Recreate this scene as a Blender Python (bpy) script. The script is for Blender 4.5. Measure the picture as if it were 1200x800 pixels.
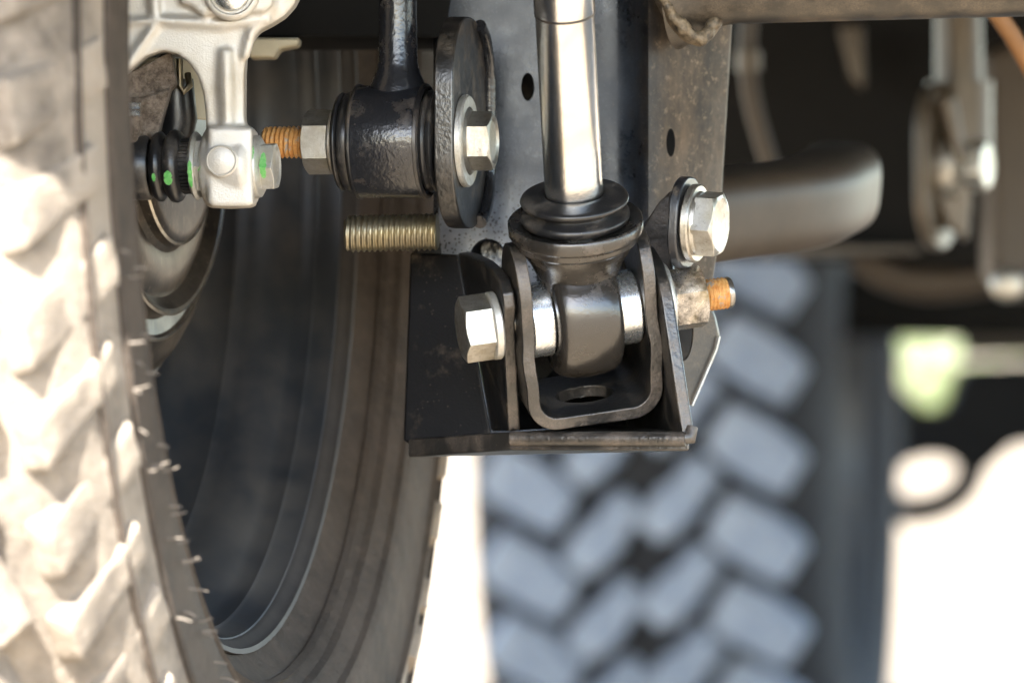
import bpy, bmesh, math, random
from mathutils import Vector, Matrix, noise
R = math.radians
random.seed(7)
scene = bpy.context.scene
COL = scene.collection
for o in list(bpy.data.objects): bpy.data.objects.remove(o)

# ---------------------------------------------------------------- camera, sky, sun, exposure
S = 0.00035            # metres per unit; one unit = one photo pixel at the focus distance
DIST = 2.4
DP = DIST / S
cam_d = bpy.data.cameras.new('camera'); cam = bpy.data.objects.new('camera', cam_d); COL.objects.link(cam)
cam.location = (0, -DIST, 0); cam.rotation_euler = (R(90), 0, 0)
cam_d.sensor_width = 36; cam_d.lens = 36 * DIST / (1200 * S)
cam_d.clip_start = 0.05; cam_d.clip_end = 2000
cam_d.dof.use_dof = True; cam_d.dof.focus_distance = DIST - 0.01; cam_d.dof.aperture_fstop = 8.4
cam_d.dof.aperture_blades = 0
scene.camera = cam

SUN_ELEV, SUN_AZ = 38.0, 14.0     # degrees; azimuth: sun stands behind the camera, this far to its left
w = bpy.data.worlds.new('World'); scene.world = w; w.use_nodes = True
nt = w.node_tree; nt.nodes.clear()
sky = nt.nodes.new('ShaderNodeTexSky'); sky.sky_type = 'NISHITA'; sky.sun_disc = False
sky.sun_elevation = R(SUN_ELEV)
sky.sun_rotation = R(180 + SUN_AZ)
sky.air_density = 1.0; sky.dust_density = 1.0; sky.ozone_density = 1.2
bg = nt.nodes.new('ShaderNodeBackground'); bg.inputs['Strength'].default_value = 0.15
wo = nt.nodes.new('ShaderNodeOutputWorld')
nt.links.new(sky.outputs[0], bg.inputs[0]); nt.links.new(bg.outputs[0], wo.inputs[0])
sl = bpy.data.lights.new('sun', 'SUN'); sl.energy = 5.0; sl.angle = R(0.5); sl.color = (1.0, 0.95, 0.87)
sun = bpy.data.objects.new('sun', sl); COL.objects.link(sun)
to_sun = Vector((-math.sin(R(SUN_AZ)) * math.cos(R(SUN_ELEV)), -math.cos(R(SUN_AZ)) * math.cos(R(SUN_ELEV)), math.sin(R(SUN_ELEV))))
sun.rotation_euler = to_sun.to_track_quat('Z', 'Y').to_euler()
vs = scene.view_settings
vs.view_transform = 'Standard'; vs.look = 'None'; vs.exposure = 2.85; vs.gamma = 1.0; vs.use_curve_mapping = False
scene.cycles.use_denoising = True
scene.cycles.max_bounces = 8
scene.cycles.sample_clamp_indirect = 8
scene.cycles.caustics_reflective = False; scene.cycles.caustics_refractive = False

# ---------------------------------------------------------------- materials
class NG:
    def __init__(s, name):
        s.m = bpy.data.materials.new(name); s.m.use_nodes = True
        s.t = s.m.node_tree; s.b = s.t.nodes['Principled BSDF']
        s.tc = s.t.nodes.new('ShaderNodeTexCoord')
    def n(s, typ, **kw):
        x = s.t.nodes.new('ShaderNode' + typ)
        for k, v in kw.items(): setattr(x, k, v)
        return x
    def l(s, a, b): s.t.links.new(a, b)
    def val(s, sock, v):
        if hasattr(v, 'is_linked') or isinstance(v, bpy.types.NodeSocket): s.l(v, sock)
        else: sock.default_value = v
    def noise(s, scale, detail=4, rough=.6, stretch=None, dist=0):
        x = s.n('TexNoise'); x.inputs['Scale'].default_value = scale; x.inputs['Detail'].default_value = detail
        x.inputs['Roughness'].default_value = rough; x.inputs['Distortion'].default_value = dist
        if stretch:
            mp = s.n('Mapping'); mp.inputs['Scale'].default_value = stretch
            s.l(s.tc.outputs['Object'], mp.inputs[0]); s.l(mp.outputs[0], x.inputs['Vector'])
        else: s.l(s.tc.outputs['Object'], x.inputs['Vector'])
        return x.outputs['Fac']
    def ramp(s, f, lo, hi):
        x = s.n('MapRange'); x.inputs['From Min'].default_value = lo; x.inputs['From Max'].default_value = hi
        s.l(f, x.inputs['Value']); return x.outputs[0]
    def mix(s, f, a, b):
        x = s.n('Mix', data_type='RGBA'); s.val(x.inputs[0], f)
        for sock, c in ((x.inputs[6], a), (x.inputs[7], b)):
            if isinstance(c, tuple): sock.default_value = (*c, 1) if len(c) == 3 else c
            else: s.l(c, sock)
        return x.outputs[2]
    def math(s, op, a, b=0.0):
        x = s.n('Math', operation=op); s.val(x.inputs[0], a); s.val(x.inputs[1], b); return x.outputs[0]
    def vor(s, scale, rnd=1.0):
        x = s.n('TexVoronoi'); x.inputs['Scale'].default_value = scale; s.l(s.tc.outputs['Object'], x.inputs['Vector']); return x
    def bump(s, h, strength, dist):
        x = s.n('Bump'); x.inputs['Strength'].default_value = strength; x.inputs['Distance'].default_value = dist
        s.l(h, x.inputs['Height'])
        s.l(x.outputs[0], s.b.inputs['Normal']); return x
    def out(s, color, rough=.5, metal=0.0, spec=.5, coat=0):
        s.val(s.b.inputs['Base Color'], color if not isinstance(color, tuple) else (*color, 1))
        s.val(s.b.inputs['Roughness'], rough); s.val(s.b.inputs['Metallic'], metal)
        s.b.inputs['Specular IOR Level'].default_value = spec
        s.b.inputs['Coat Weight'].default_value = coat
        s.b.inputs['Coat Roughness'].default_value = .12
        return s.m

def painted(name, base, dust, amount, rough=.32, bump=.25, bscale=900, bdist=.0003, spec=.6, scr=.0, metal=0.0, drough=.7, nscale=60):
    g = NG(name)
    d = g.ramp(g.noise(nscale, 6, .65), .62 - amount * .35, .78 - amount * .2)
    fine = g.noise(1400, 3, .7)
    d = g.math('MULTIPLY', d, g.ramp(fine, .3, .6))
    c = g.mix(d, base, dust)
    sp = g.vor(420)
    s1 = g.math('LESS_THAN', sp.outputs['Distance'], .13)
    keep = g.math('GREATER_THAN', g.noise(90, 2), .56)
    c = g.mix(g.math('MULTIPLY', g.math('MULTIPLY', s1, keep), .55), c, dust)
    if scr:
        st = g.ramp(g.noise(60, 5, .8, (14, 14, .8)), .66, .72)
        c = g.mix(g.math('MULTIPLY', st, scr), c, (.32, .28, .22))
    rr = g.math('ADD', g.math('MULTIPLY', d, drough - rough), g.math('ADD', rough - .06, g.math('MULTIPLY', g.noise(220, 3), .12)))
    h = g.noise(bscale, 2, .5)
    g.bump(h, bump, bdist)
    return g.out(c, rr, metal, spec)

def zinc(name, c1=(.50, .485, .45), c2=(.30, .27, .22), rough=.28, brushed=None, metal=.92, grime=.7):
    g = NG(name)
    f = g.ramp(g.noise(150, 7, .75), .40, .62)
    c = g.mix(g.math('MULTIPLY', f, grime), c1, c2)
    sp = g.ramp(g.noise(420, 5, .8), .58, .68)
    c = g.mix(g.math('MULTIPLY', sp, grime * .8), c, tuple(x * .35 for x in c2))
    yl = g.ramp(g.noise(60, 2), .5, .7)
    c = g.mix(g.math('MULTIPLY', yl, .25), c, (.60, .50, .26))
    r = g.math('ADD', rough, g.math('MULTIPLY', g.noise(300, 4, .7), .22 if rough > .1 else .12))
    h = g.noise(700, 4, .7, brushed) if brushed else g.noise(500, 4, .7)
    g.bump(h, .35, .00025)
    return g.out(c, r, metal, .5)

M = {}
M['black'] = painted('black_paint', (.013, .014, .017), (.20, .16, .12), .28, spec=.7, scr=.25)
M['black_gloss'] = painted('gloss_black_paint', (.012, .013, .016), (.10, .08, .065), .2, rough=.24, bump=.4, bscale=520, bdist=.0005, spec=.7)
M['black_worn'] = painted('worn_black_paint', (.009, .009, .010), (.11, .085, .065), .4, rough=.33, spec=.8, scr=.6, nscale=90)
M['black_matt'] = painted('dull_black_paint', (.005, .005, .006), (.10, .08, .06), .2, rough=.45, spec=.35, scr=.1)
M['edge'] = painted('sandy_black_paint', (.009, .009, .009), (.085, .068, .05), .4, rough=.3, bump=.35, bscale=600, bdist=.0005, spec=.9)
M['edge_lit'] = painted('lit_front_edge', (.022, .020, .018), (.125, .10, .08), .6, rough=.32, bump=.45, bscale=520, bdist=.0007, spec=1.0, metal=.2)  # paler than the sandy paint: bounced ground light painted into front faces
M['brown_metal'] = painted('dusty_brown_steel', (.020, .016, .012), (.14, .11, .078), .6, rough=.36, spec=.9, scr=.5, metal=.25, nscale=45)
M['zinc'] = zinc('zinc_plated_steel')
M['zinc_white'] = zinc('pale_zinc', (.60, .60, .58), (.38, .36, .30), .36, metal=.75, grime=.6)
M['sleeve'] = zinc('machined_zinc', (.78, .82, .86), (.5, .52, .55), .16, brushed=(1, 1, .2), grime=.15)
M['nut'] = zinc('stained_nut', (.50, .48, .46), (.07, .065, .06), .18, grime=.95)
M['chrome'] = zinc('polished_chrome', (.92, .91, .90), (.8, .77, .72), .105, metal=1.0, grime=.1)
M['rubber'] = painted('black_rubber', (.012, .012, .013), (.14, .12, .10), .36, rough=.32, spec=.6, bump=.2)
M['shock_body'] = painted('bronze_black_shock_paint', (.028, .025, .022), (.13, .11, .092), .22, rough=.24, spec=1.0, bump=.25, bscale=700, metal=.2)

def m_cast():
    g = NG('cast_aluminium')
    f = g.ramp(g.noise(28, 5, .6), .45, .75)
    c = g.mix(f, (.56, .53, .48), (.36, .30, .22))
    sp = g.ramp(g.noise(260, 4, .8), .66, .76)
    c = g.mix(g.math('MULTIPLY', sp, .7), c, (.16, .12, .08))
    g.bump(g.noise(1100, 3, .7), .5, .00035)
    return g.out(c, .42, .35, .5)
M['cast'] = m_cast()
def m_rustcast():
    g = NG('rusty_casting')
    c = g.mix(g.ramp(g.noise(240, 5, .8), .4, .62), (.09, .065, .045), (.30, .24, .19))
    g.bump(g.noise(500, 5, .8), 1.0, .0015)
    return g.out(c, .5, .2, .6)
M['rustcast'] = m_rustcast()
def m_rust():
    g = NG('rusty_thread')
    c = g.mix(g.ramp(g.noise(350, 5, .8), .35, .65), (.40, .15, .03), (.56, .33, .12))
    c = g.mix(g.ramp(g.noise(200, 3, .7), .58, .66), c, (.30, .26, .22))
    g.bump(g.noise(900, 4), .5, .0005)
    return g.out(c, .55, .25, .4)
M['rust'] = m_rust()
M['brass'] = zinc('yellow_zinc_thread', (.36, .32, .23), (.2, .16, .1), .3, grime=.5)
def m_tyre(name, base, dust, lo, hi, rough=.75):
    g = NG(name)
    f = g.ramp(g.noise(22, 7, .68), lo, hi)
    c = g.mix(f, base, dust)
    c = g.mix(g.math('MULTIPLY', g.ramp(g.noise(120, 5, .75), .5, .7), .3), c, tuple(x * 1.5 for x in dust))
    g.bump(g.noise(110, 7, .75), .9, .004)
    return g.out(c, rough, 0, .4)
M['tyre'] = m_tyre('dusty_tyre_rubber', (.075, .063, .052), (.31, .262, .21), .28, .58)
M['tyre_side'] = m_tyre('dusty_sidewall', (.026, .020, .015), (.085, .064, .048), .3, .75)
M['tyre_rear'] = m_tyre('skylit_rear_rubber', (.20, .245, .33), (.32, .36, .43), .35, .65, .5)  # bluish skylight on the tread is put into the rubber colour
M['tyre_groove'] = m_tyre('shaded_groove_rubber', (.012, .013, .017), (.026, .026, .028), .4, .8)  # near-black carcass: shade between the tread blocks painted in
def m_rim():
    g = NG('satin_dark_rim')
    f = g.ramp(g.noise(14, 5, .65, (1, 1, 1)), .42, .75)
    c = g.mix(f, (.030, .034, .040), (.095, .084, .074))
    return g.out(c, g.math('ADD', .38, g.math('MULTIPLY', f, .25)), .25, .6)
M['rim'] = m_rim()
def m_disc():
    g = NG('dusty_steel_shield')
    c = g.mix(g.ramp(g.noise(30, 6, .7), .38, .7), (.026, .023, .020), (.13, .105, .08))
    c = g.mix(g.ramp(g.noise(120, 4, .8, (6, 6, .6)), .6, .7), c, (.28, .24, .19))
    return g.out(c, g.math('ADD', .25, g.math('MULTIPLY', g.noise(80, 3), .2)), .35, .6)
M['disc'] = m_disc()
def m_paint():
    g = NG('green_paint_mark')
    c = g.mix(g.ramp(g.noise(500, 4), .4, .6), (.10, .40, .09), (.22, .52, .18))
    return g.out(c, .5, 0, .4)
M['green'] = m_paint()
def m_ground():
    g = NG('pale_gravel_ground')
    c = g.mix(g.noise(3, 8, .7), (.24, .19, .135), (.38, .31, .225))
    g.bump(g.noise(40, 6, .7), .8, .02)
    return g.out(c, .95, 0, .2)
M['ground'] = m_ground()
def m_plain(name, c, rough=.6, metal=0, spec=.5, c2=None, sc=40):
    g = NG(name)
    col = g.mix(g.noise(sc, 5, .7), c, c2 or tuple(x * 1.7 for x in c))
    return g.out(col, rough, metal, spec)
M['dark'] = m_plain('dark_chassis_paint', (.009, .0085, .008), .9, 0, .1)
M['rim_lip'] = m_plain('worn_rim_edge', (.02, .02, .022), .6, 0, .25, (.07, .062, .055), 60)
M['whisker'] = m_plain('pale_rubber', (.14, .12, .10), .6)
M['body'] = m_plain('dark_body_paint', (.006, .006, .007), .6, 0, .2)
M['leaf'] = m_plain('hedge_leaf', (.09, .12, .05), .7, c2=(.18, .22, .09), sc=4)
M['tan'] = m_plain('tan_plate', (.40, .35, .25), .5, .3, sc=60)
M['spring'] = m_plain('orange_cable_jacket', (.16, .075, .025), .5)
M['far_steel'] = m_plain('dusty_far_steel', (.034, .026, .018), .4, .2, .6, (.12, .092, .062), 25)
M['bar'] = m_plain('bronze_bar_paint', (.020, .014, .009), .5, 0, .4, (.060, .043, .028), 30)

# ---------------------------------------------------------------- geometry helpers
class Fr:                              # a local frame; axes may carry a scale
    def __init__(s, o, x, y, z): s.o, s.x, s.y, s.z = Vector(o), Vector(x), Vector(y), Vector(z)
    def p(s, a, b, c): return s.o + s.x * a + s.y * b + s.z * c
def pt(px, py, d=0):                   # photo pixel at depth d (units) -> point in units
    k = (DP + d) / DP
    return Vector(((px - 600) * k, d, (400 - py) * k))
def kk(d): return (DP + d) / DP
def axis_frame(o, ax, k=1.0, up=(0, 0, 1)):      # z = axis; y = up-ish ; x = the rest
    z = Vector(ax).normalized(); y = Vector(up); y = (y - z * y.dot(z)).normalized(); x = y.cross(z)
    return Fr(o, x * k, y * k, z * k)

def lathe(bm, fr, prof, seg=48, closed=False, a0=0, a1=2 * math.pi):
    full = abs(a1 - a0 - 2 * math.pi) < 1e-6
    n = seg if full else seg + 1
    rings = []
    for (r, t) in prof:
        if r < 1e-6: rings.append([bm.verts.new(fr.p(0, 0, t))]); continue
        rings.append([bm.verts.new(fr.p(r * math.cos(a0 + (a1 - a0) * i / seg), r * math.sin(a0 + (a1 - a0) * i / seg), t)) for i in range(n)])
    L = len(rings); prs = [(i, i + 1) for i in range(L - 1)] + ([(L - 1, 0)] if closed else [])
    for i, j in prs:
        A, Bq = rings[i], rings[j]
        for q in range(seg):
            q2 = (q + 1) % n
            vs_ = []
            for v in (A[q % len(A)], A[q2 % len(A)], Bq[q2 % len(Bq)], Bq[q % len(Bq)]):
                if v not in vs_: vs_.append(v)
            if len(vs_) > 2:
                try: bm.faces.new(vs_)
                except ValueError: pass
def prism(bm, fr, poly, z0, z1):
    a = [bm.verts.new(fr.p(x, y, z0)) for x, y in poly]; b = [bm.verts.new(fr.p(x, y, z1)) for x, y in poly]
    n = len(poly); bm.faces.new(a[::-1]); bm.faces.new(b)
    for i in range(n): bm.faces.new((a[i], a[(i + 1) % n], b[(i + 1) % n], b[i]))
def slab(bm, pts, th):                 # 3D polygon + thickness vector
    th = Vector(th)
    a = [bm.verts.new(Vector(p)) for p in pts]; b = [bm.verts.new(Vector(p) + th) for p in pts]
    n = len(pts); bm.faces.new(a[::-1]); bm.faces.new(b)
    for i in range(n): bm.faces.new((a[i], a[(i + 1) % n], b[(i + 1) % n], b[i]))
def box(bm, a, b):
    slab(bm, [(a[0], a[1], a[2]), (b[0], a[1], a[2]), (b[0], b[1], a[2]), (a[0], b[1], a[2])], (0, 0, b[2] - a[2]))
def tube(bm, path, r, seg=12, cap=True, sq=0):
    path = [Vector(p) for p in path]; rings = []
    rs = r if isinstance(r, (list, tuple)) else [r] * len(path)
    up = Vector((.3, .2, 1)).normalized(); prev = None
    for i, p in enumerate(path):
        d = (path[min(i + 1, len(path) - 1)] - path[max(i - 1, 0)]).normalized()
        x = (prev - d * prev.dot(d)) if prev else d.cross(up if abs(d.dot(up)) < .95 else Vector((1, 0, 0)))
        x.normalize(); prev = x; y = d.cross(x)
        rings.append([bm.verts.new(p + (x * math.cos(2 * math.pi * q / seg) + y * math.sin(2 * math.pi * q / seg)) * rs[i] * ((abs(math.cos(2 * math.pi * q / seg)) ** sq + abs(math.sin(2 * math.pi * q / seg)) ** sq) ** (-1 / sq) if sq else 1)) for q in range(seg)])
    for a, b in zip(rings, rings[1:]):
        for q in range(seg): bm.faces.new((a[q], a[(q + 1) % seg], b[(q + 1) % seg], b[q]))
    if cap: bm.faces.new(rings[0][::-1]); bm.faces.new(rings[-1])
def catm(P, n=6):
    out = []
    for i in range(len(P) - 1):
        p0, p1, p2, p3 = P[max(0, i - 1)], P[i], P[i + 1], P[min(len(P) - 1, i + 2)]
        for k in range(n):
            t = k / n; out.append(.5 * ((2 * p1) + (p2 - p0) * t + (2 * p0 - 5 * p1 + 4 * p2 - p3) * t * t + (3 * p1 - p0 - 3 * p2 + p3) * t ** 3))
    return out + [P[-1]]
def hexhead(bm, fr, af, t0, t1, rot=0, cone=.45, dish=0):      # z along the axis, face chamfered at t1
    seg = 48; rc = af * .97; s = 1 if t1 > t0 else -1
    def rh(th):
        q = (math.degrees(th) % 60) - 30; return af / math.cos(R(q))
    def ring(f): return [bm.verts.new(fr.p(*f(2 * math.pi * i / seg))) for i in range(seg)]
    def at(th, r, t): return (r * math.cos(th + rot), r * math.sin(th + rot), t)
    rings = [ring(lambda th: at(th, rh(th), t0)),
             ring(lambda th: at(th, rh(th), t1 - s * (max(0, rh(th) - rc) * cone + .6))),
             ring(lambda th: at(th, rh(th) * .985, t1 - s * (max(0, rh(th) - rc) * cone))),
             ring(lambda th: at(th, rc * .94, t1)), ring(lambda th: at(th, rc * .8, t1 - s * dish)), ]
    for a, b in zip(rings, rings[1:]):
        for q in range(seg): bm.faces.new((a[q], a[(q + 1) % seg], b[(q + 1) % seg], b[q]))
    bm.faces.new(rings[0][::-1]); bm.faces.new(rings[-1])
def washer(bm, fr, ri, ro, t0, t1, ch=1.5):
    s = 1 if t1 > t0 else -1
    lathe(bm, fr, [(ri, t0), (ro - ch, t0), (ro, t0 + s * ch), (ro, t1 - s * ch), (ro - ch, t1), (ri, t1)], 56, closed=True)
def thread(bm, fr, r, t0, t1, pitch, depth=2.4, seg=28, spp=6, tip=3):
    n = int(abs(t1 - t0) / pitch * spp); rows = []
    for i in range(n + 1):
        t = t0 + (t1 - t0) * i / n; row = []
        for q in range(seg):
            ph = (t / pitch + q / seg) % 1.0
            rr = r - depth * (1 - abs(2 * ph - 1)) ** .8
            e = min(abs(t - t1) / (pitch * .8), 1); rr -= (1 - e) * tip
            a = 2 * math.pi * q / seg; row.append(bm.verts.new(fr.p(rr * math.cos(a), rr * math.sin(a), t)))
        rows.append(row)
    for a, b in zip(rows, rows[1:]):
        for q in range(seg): bm.faces.new((a[q], a[(q + 1) % seg], b[(q + 1) % seg], b[q]))
    bm.faces.new(rows[0][::-1]); bm.faces.new(rows[-1])

BASE = {}
def thing(name, label, cat, loc, group=None, kind=None):
    o = bpy.data.objects.new(name, None); COL.objects.link(o); o.empty_display_size = .02
    o.location = Vector(loc) * S; o['label'] = label; o['category'] = cat
    if group: o['group'] = group
    if kind: o['kind'] = kind
    BASE[o.name] = Vector(loc); return o
def finish(me, sharp=38):
    bm = bmesh.new(); bm.from_mesh(me)
    bmesh.ops.recalc_face_normals(bm, faces=bm.faces)
    for f in bm.faces: f.smooth = True
    lim = R(sharp)
    for e in bm.edges:
        if len(e.link_faces) == 2: e.smooth = e.calc_face_angle(0) < lim
    bm.to_mesh(me); bm.free()
def obj(name, bm, mat, parent=None, bevel=0, seg=2, sharp=38, cuts=(), mods=(), label=None, loc=None, merge=True):
    base = BASE[parent.name] if parent else Vector(loc or (0, 0, 0))
    if merge: bmesh.ops.remove_doubles(bm, verts=bm.verts, dist=.02)
    bmesh.ops.recalc_face_normals(bm, faces=bm.faces)
    for v in bm.verts: v.co = (v.co - base) * S
    me = bpy.data.meshes.new(name); bm.to_mesh(me); bm.free()
    o = bpy.data.objects.new(name, me); COL.objects.link(o)
    if cuts or mods:
        tmp = []
        for c in cuts:
            bmesh.ops.recalc_face_normals(c, faces=c.faces)
            for v in c.verts: v.co = (v.co - base) * S
            cm = bpy.data.meshes.new('cut'); c.to_mesh(cm); c.free()
            co = bpy.data.objects.new('cut', cm); COL.objects.link(co); tmp.append(co)
            md = o.modifiers.new('b', 'BOOLEAN'); md.object = co; md.operation = 'DIFFERENCE'; md.solver = 'EXACT'
        for typ, kw in mods:
            md = o.modifiers.new('m', typ)
            for k, v in kw.items(): setattr(md, k, v)
        dg = bpy.context.evaluated_depsgraph_get(); dg.update()
        nm = bpy.data.meshes.new_from_object(o.evaluated_get(dg)); o.modifiers.clear()
        o.data = nm; bpy.data.meshes.remove(me); nm.name = name; me = nm
        for t in tmp: d = t.data; bpy.data.objects.remove(t); bpy.data.meshes.remove(d)
    me.materials.clear(); me.materials.append(mat)
    if bevel:
        for p in me.polygons: p.use_smooth = True
        md = o.modifiers.new('bevel', 'BEVEL'); md.width = bevel * S; md.segments = seg; md.limit_method = 'ANGLE'; md.angle_limit = R(32); md.harden_normals = True
        md.use_clamp_overlap = True
    else: finish(me, sharp)
    if parent:
        o.parent = parent
    else: o.location = base * S
    BASE[o.name] = base
    if label: o['label'] = label
    return o
def coat_facing(o, mat, d, lim=.8):  # second coat on faces turned toward d
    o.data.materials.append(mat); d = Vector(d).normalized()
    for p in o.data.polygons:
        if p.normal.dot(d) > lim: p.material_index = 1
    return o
def tag(o, label, cat, group=None, kind=None):
    o['label'] = label
    if cat: o['category'] = cat
    if group: o['group'] = group
    if kind: o['kind'] = kind
    return o
def nb(): return bmesh.new()

# ================================================================ THE SETTING
bm = nb(); GZ = -0.487 / S
box(bm, (-2.0e6, -2.0e6, GZ - 300), (2.0e6, 2.0e6, GZ))
g_ = obj('ground', bm, M['ground'], merge=False); g_['kind'] = 'structure'

# the truck's own body overhead: it throws the shade on everything between the wheels
body = thing('truck_body', 'dark truck body and bumper overhead that shade the suspension', 'truck body', (0, 0, 1100))
bm = nb()
box(bm, (-400, -1840, 1050), (4200, 12500, 1700))
box(bm, (-2400, 1100, 1050), (-402, 6200, 1700))
box(bm, (-2400, 10200, 1100), (-402, 12500, 1700))
box(bm, (-2400, -1840, 1400), (-402, 1098, 1700))
obj('underbody', bm, M['body'], body, bevel=20)
bm = nb(); box(bm, (-2400, -2060, 1030), (4200, -1850, 1690)); obj('bumper', bm, M['body'], body, bevel=40, seg=3)
bm = nb(); box(bm, (-60, 600, 560), (3400, 760, 1040)); obj('crossmember', bm, M['dark'], body, bevel=10)
# frame lip behind the knuckle
bm = nb(); a, b = pt(290, 18, 240), pt(560, 46, 240); box(bm, (a.x, 215, b.z), (b.x, 520, 1045)); 
obj('frame_rail', bm, M['dark'], body, bevel=6)

bm = nb(); slab(bm, [pt(286, 44, 180), pt(352, 44, 180), pt(350, 54, 180), pt(328, 58, 180), pt(322, 68, 180), pt(292, 68, 180)], (0, 60, 0))
obj('mounting_lug', bm, M['tan'], body, bevel=4, seg=3)
# hedge beyond the truck
bm = nb()
for i in range(5200):
    x = random.uniform(-3, 9) / S; y = random.uniform(30, 33) / S; hgt = 1.2 + .35 * math.sin(x * S * 1.9) + .25 * math.sin(x * S * 4.3 + 1)
    z = GZ + random.uniform(0, hgt) / S; c = Vector((x, y, z)); s_ = random.uniform(.05, .11) / S
    d1 = Vector((random.gauss(0, 1), random.gauss(0, 1), random.gauss(0, 1))).normalized() * s_; d2 = Vector((random.gauss(0, 1), random.gauss(0, 1), random.gauss(0, 1))).normalized() * s_ * .6
    bm.faces.new([bm.verts.new(c + d1), bm.verts.new(c + d2), bm.verts.new(c - d1), bm.verts.new(c - d2)])
h_ = obj('hedge', bm, M['leaf'], loc=(0, 30 / S, GZ), merge=False)
tag(h_, 'green hedge far beyond the truck glimpsed through a gap', 'hedge', kind='stuff')

# ================================================================ FRONT WHEEL
psi, cam_g = .1954, .0203
wn = Vector((math.cos(psi) * math.cos(cam_g), -math.sin(psi) * math.cos(cam_g), math.sin(cam_g)))
WC = Vector((-.1167, .0015, .0998)) / S
wheel = thing('front_wheel', 'dusty off-road front wheel in the left foreground with sunlit chunky tread', 'wheel', WC)
U = 1 / S
wf = axis_frame(WC, wn)     # p(x,y,z) z along axle towards the chassis, units
def mm(*prof): return [(r / 1000 * U, t / 1000 * U) for r, t in prof]
SEG = 144
# tyre carcass
bm = nb()
lathe(bm, wf, mm((220, -8), (226, 0), (230, 3), (236, 8), (243, 16), (252, 23), (262, 27.5), (275, 29), (288, 28.5), (300, 29.5), (314, 28), (334, 23), (346, 14), (356, 1),
                 (364, -16), (369, -60), (369, -130), (369, -190), (367, -250), (360, -268), (340, -288), (300, -300), (260, -298), (235, -280), (220, -250)), SEG)
tyre = obj('tyre', bm, M['tyre_side'], wheel, sharp=60)
tyre.data.materials.append(M['tyre'])
for p in tyre.data.polygons:
    c_ = tyre.matrix_basis @ p.center; q_ = c_ - wn * c_.dot(wn)
    if q_.length > .302: p.material_index = 1
# rings on the sidewall near the bead
bm = nb()
for rr, tt, th in ((240, 13, 1.5), (246, 18.5, 1.3), (256, 25, 1.4), (300, 29.8, 1.8), (326, 26, 1.4)):
    lathe(bm, wf, mm((rr - th, tt - 1), (rr, tt + 1.8), (rr + th, tt + .6), (rr, tt - 3)), SEG, closed=True)
obj('bead_line', bm, M['tyre_side'], tyre)
# rim
bm = nb()
lathe(bm, wf, mm((221, -4), (225, -3), (224, -1.5), (221, -3), (219, -12), (217.5, -13), (217.5, -19), (215, -22), (208, -30), (206, -40), (206, -46), (205, -47), (206, -58), (199, -68), (195, -72), (193.5, -84), (192.5, -85), (193, -110), (192, -111), (192, -150), (196, -180), (200, -205)), SEG)
rim = obj('rim', bm, M['rim'], wheel, sharp=50)
bm = nb(); lathe(bm, wf, mm((221.5, -3), (226, -1.5), (228.2, 1.5), (227.6, 4), (225.5, 3.6), (224.8, 1), (222.5, -.5)), SEG, closed=True)
obj('rim_lip', bm, M['rim_lip'], rim, sharp=50)
bm = nb()
lathe(bm, wf, mm((200, -204), (150, -214), (90, -206), (60, -196), (0.0, -196)), 96)
obj('wheel_disc', bm, M['rim'], rim, sharp=50)

# tread: lugs in four rows; each lug its own part
def lug_mesh(kind):
    bm = nb(); random_off = random.uniform(0, 50)
    # local: X = tangential, Y = outwards, Z = along the axle (units of m*U)
    u_ = U / 1000
    if kind == 'shoulder':
        top = [(-19, -31), (16, -32), (21, -8), (22, 20), (18, 31), (-16, 30), (-20, 4)]
        base = [(x * 1.18, z * 1.06) for x, z in top]
        def hgt(z): return 13 - max(0, z - 2) * .30
        hb = -5
    elif kind == 'centre':
        top = [(-17, -24), (4, -28), (20, -12), (14, 2), (20, 24), (6, 29), (-11, 20), (-18, -2)]
        base = [(x * 1.15, z * 1.08) for x, z in top]
        def hgt(z): return 15
        hb = -3
    else:      # side rib on the sidewall, skewed; Y = along the axle, Z = radial
        top = [(-12, -26), (6, -28), (26, 24), (4, 28)]
        base = [(x * 1.2 - 1, z * 1.04) for x, z in top]
        def hgt(z): return 6
        hb = -6
    b = [bm.verts.new(Vector((x, hb, z)) * u_) for x, z in base]
    t = [bm.verts.new(Vector((x, hgt(z) + random.uniform(-.5, .5), z)) * u_) for x, z in top]
    n = len(b); bm.faces.new(b[::-1]); bm.faces.new(t)
    for i in range(n): bm.faces.new((b[i], b[(i + 1) % n], t[(i + 1) % n], t[i]))
    if kind == 'shoulder':      # sipe cut
        pass
    for v in bm.verts: v.co *= S
    bmesh.ops.recalc_face_normals(bm, faces=bm.faces)
    bmesh.ops.bevel(bm, geom=[e for e in bm.edges], offset=.0011, segments=2, profile=.5, affect='EDGES', clamp_overlap=True)
    bmesh.ops.subdivide_edges(bm, edges=[e for e in bm.edges if e.calc_length() > .006], cuts=3, use_grid_fill=True)
    for v in bm.verts:
        q_ = v.co * 95 + Vector((len(kind), random_off, 3.1)); v.co += noise.noise_vector(q_) * .0008 + noise.noise_vector(q_ * 3.1) * .0007
    me = bpy.data.meshes.new('tread_block'); bm.to_mesh(me); bm.free(); finish(me, 70)
    return me
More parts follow.
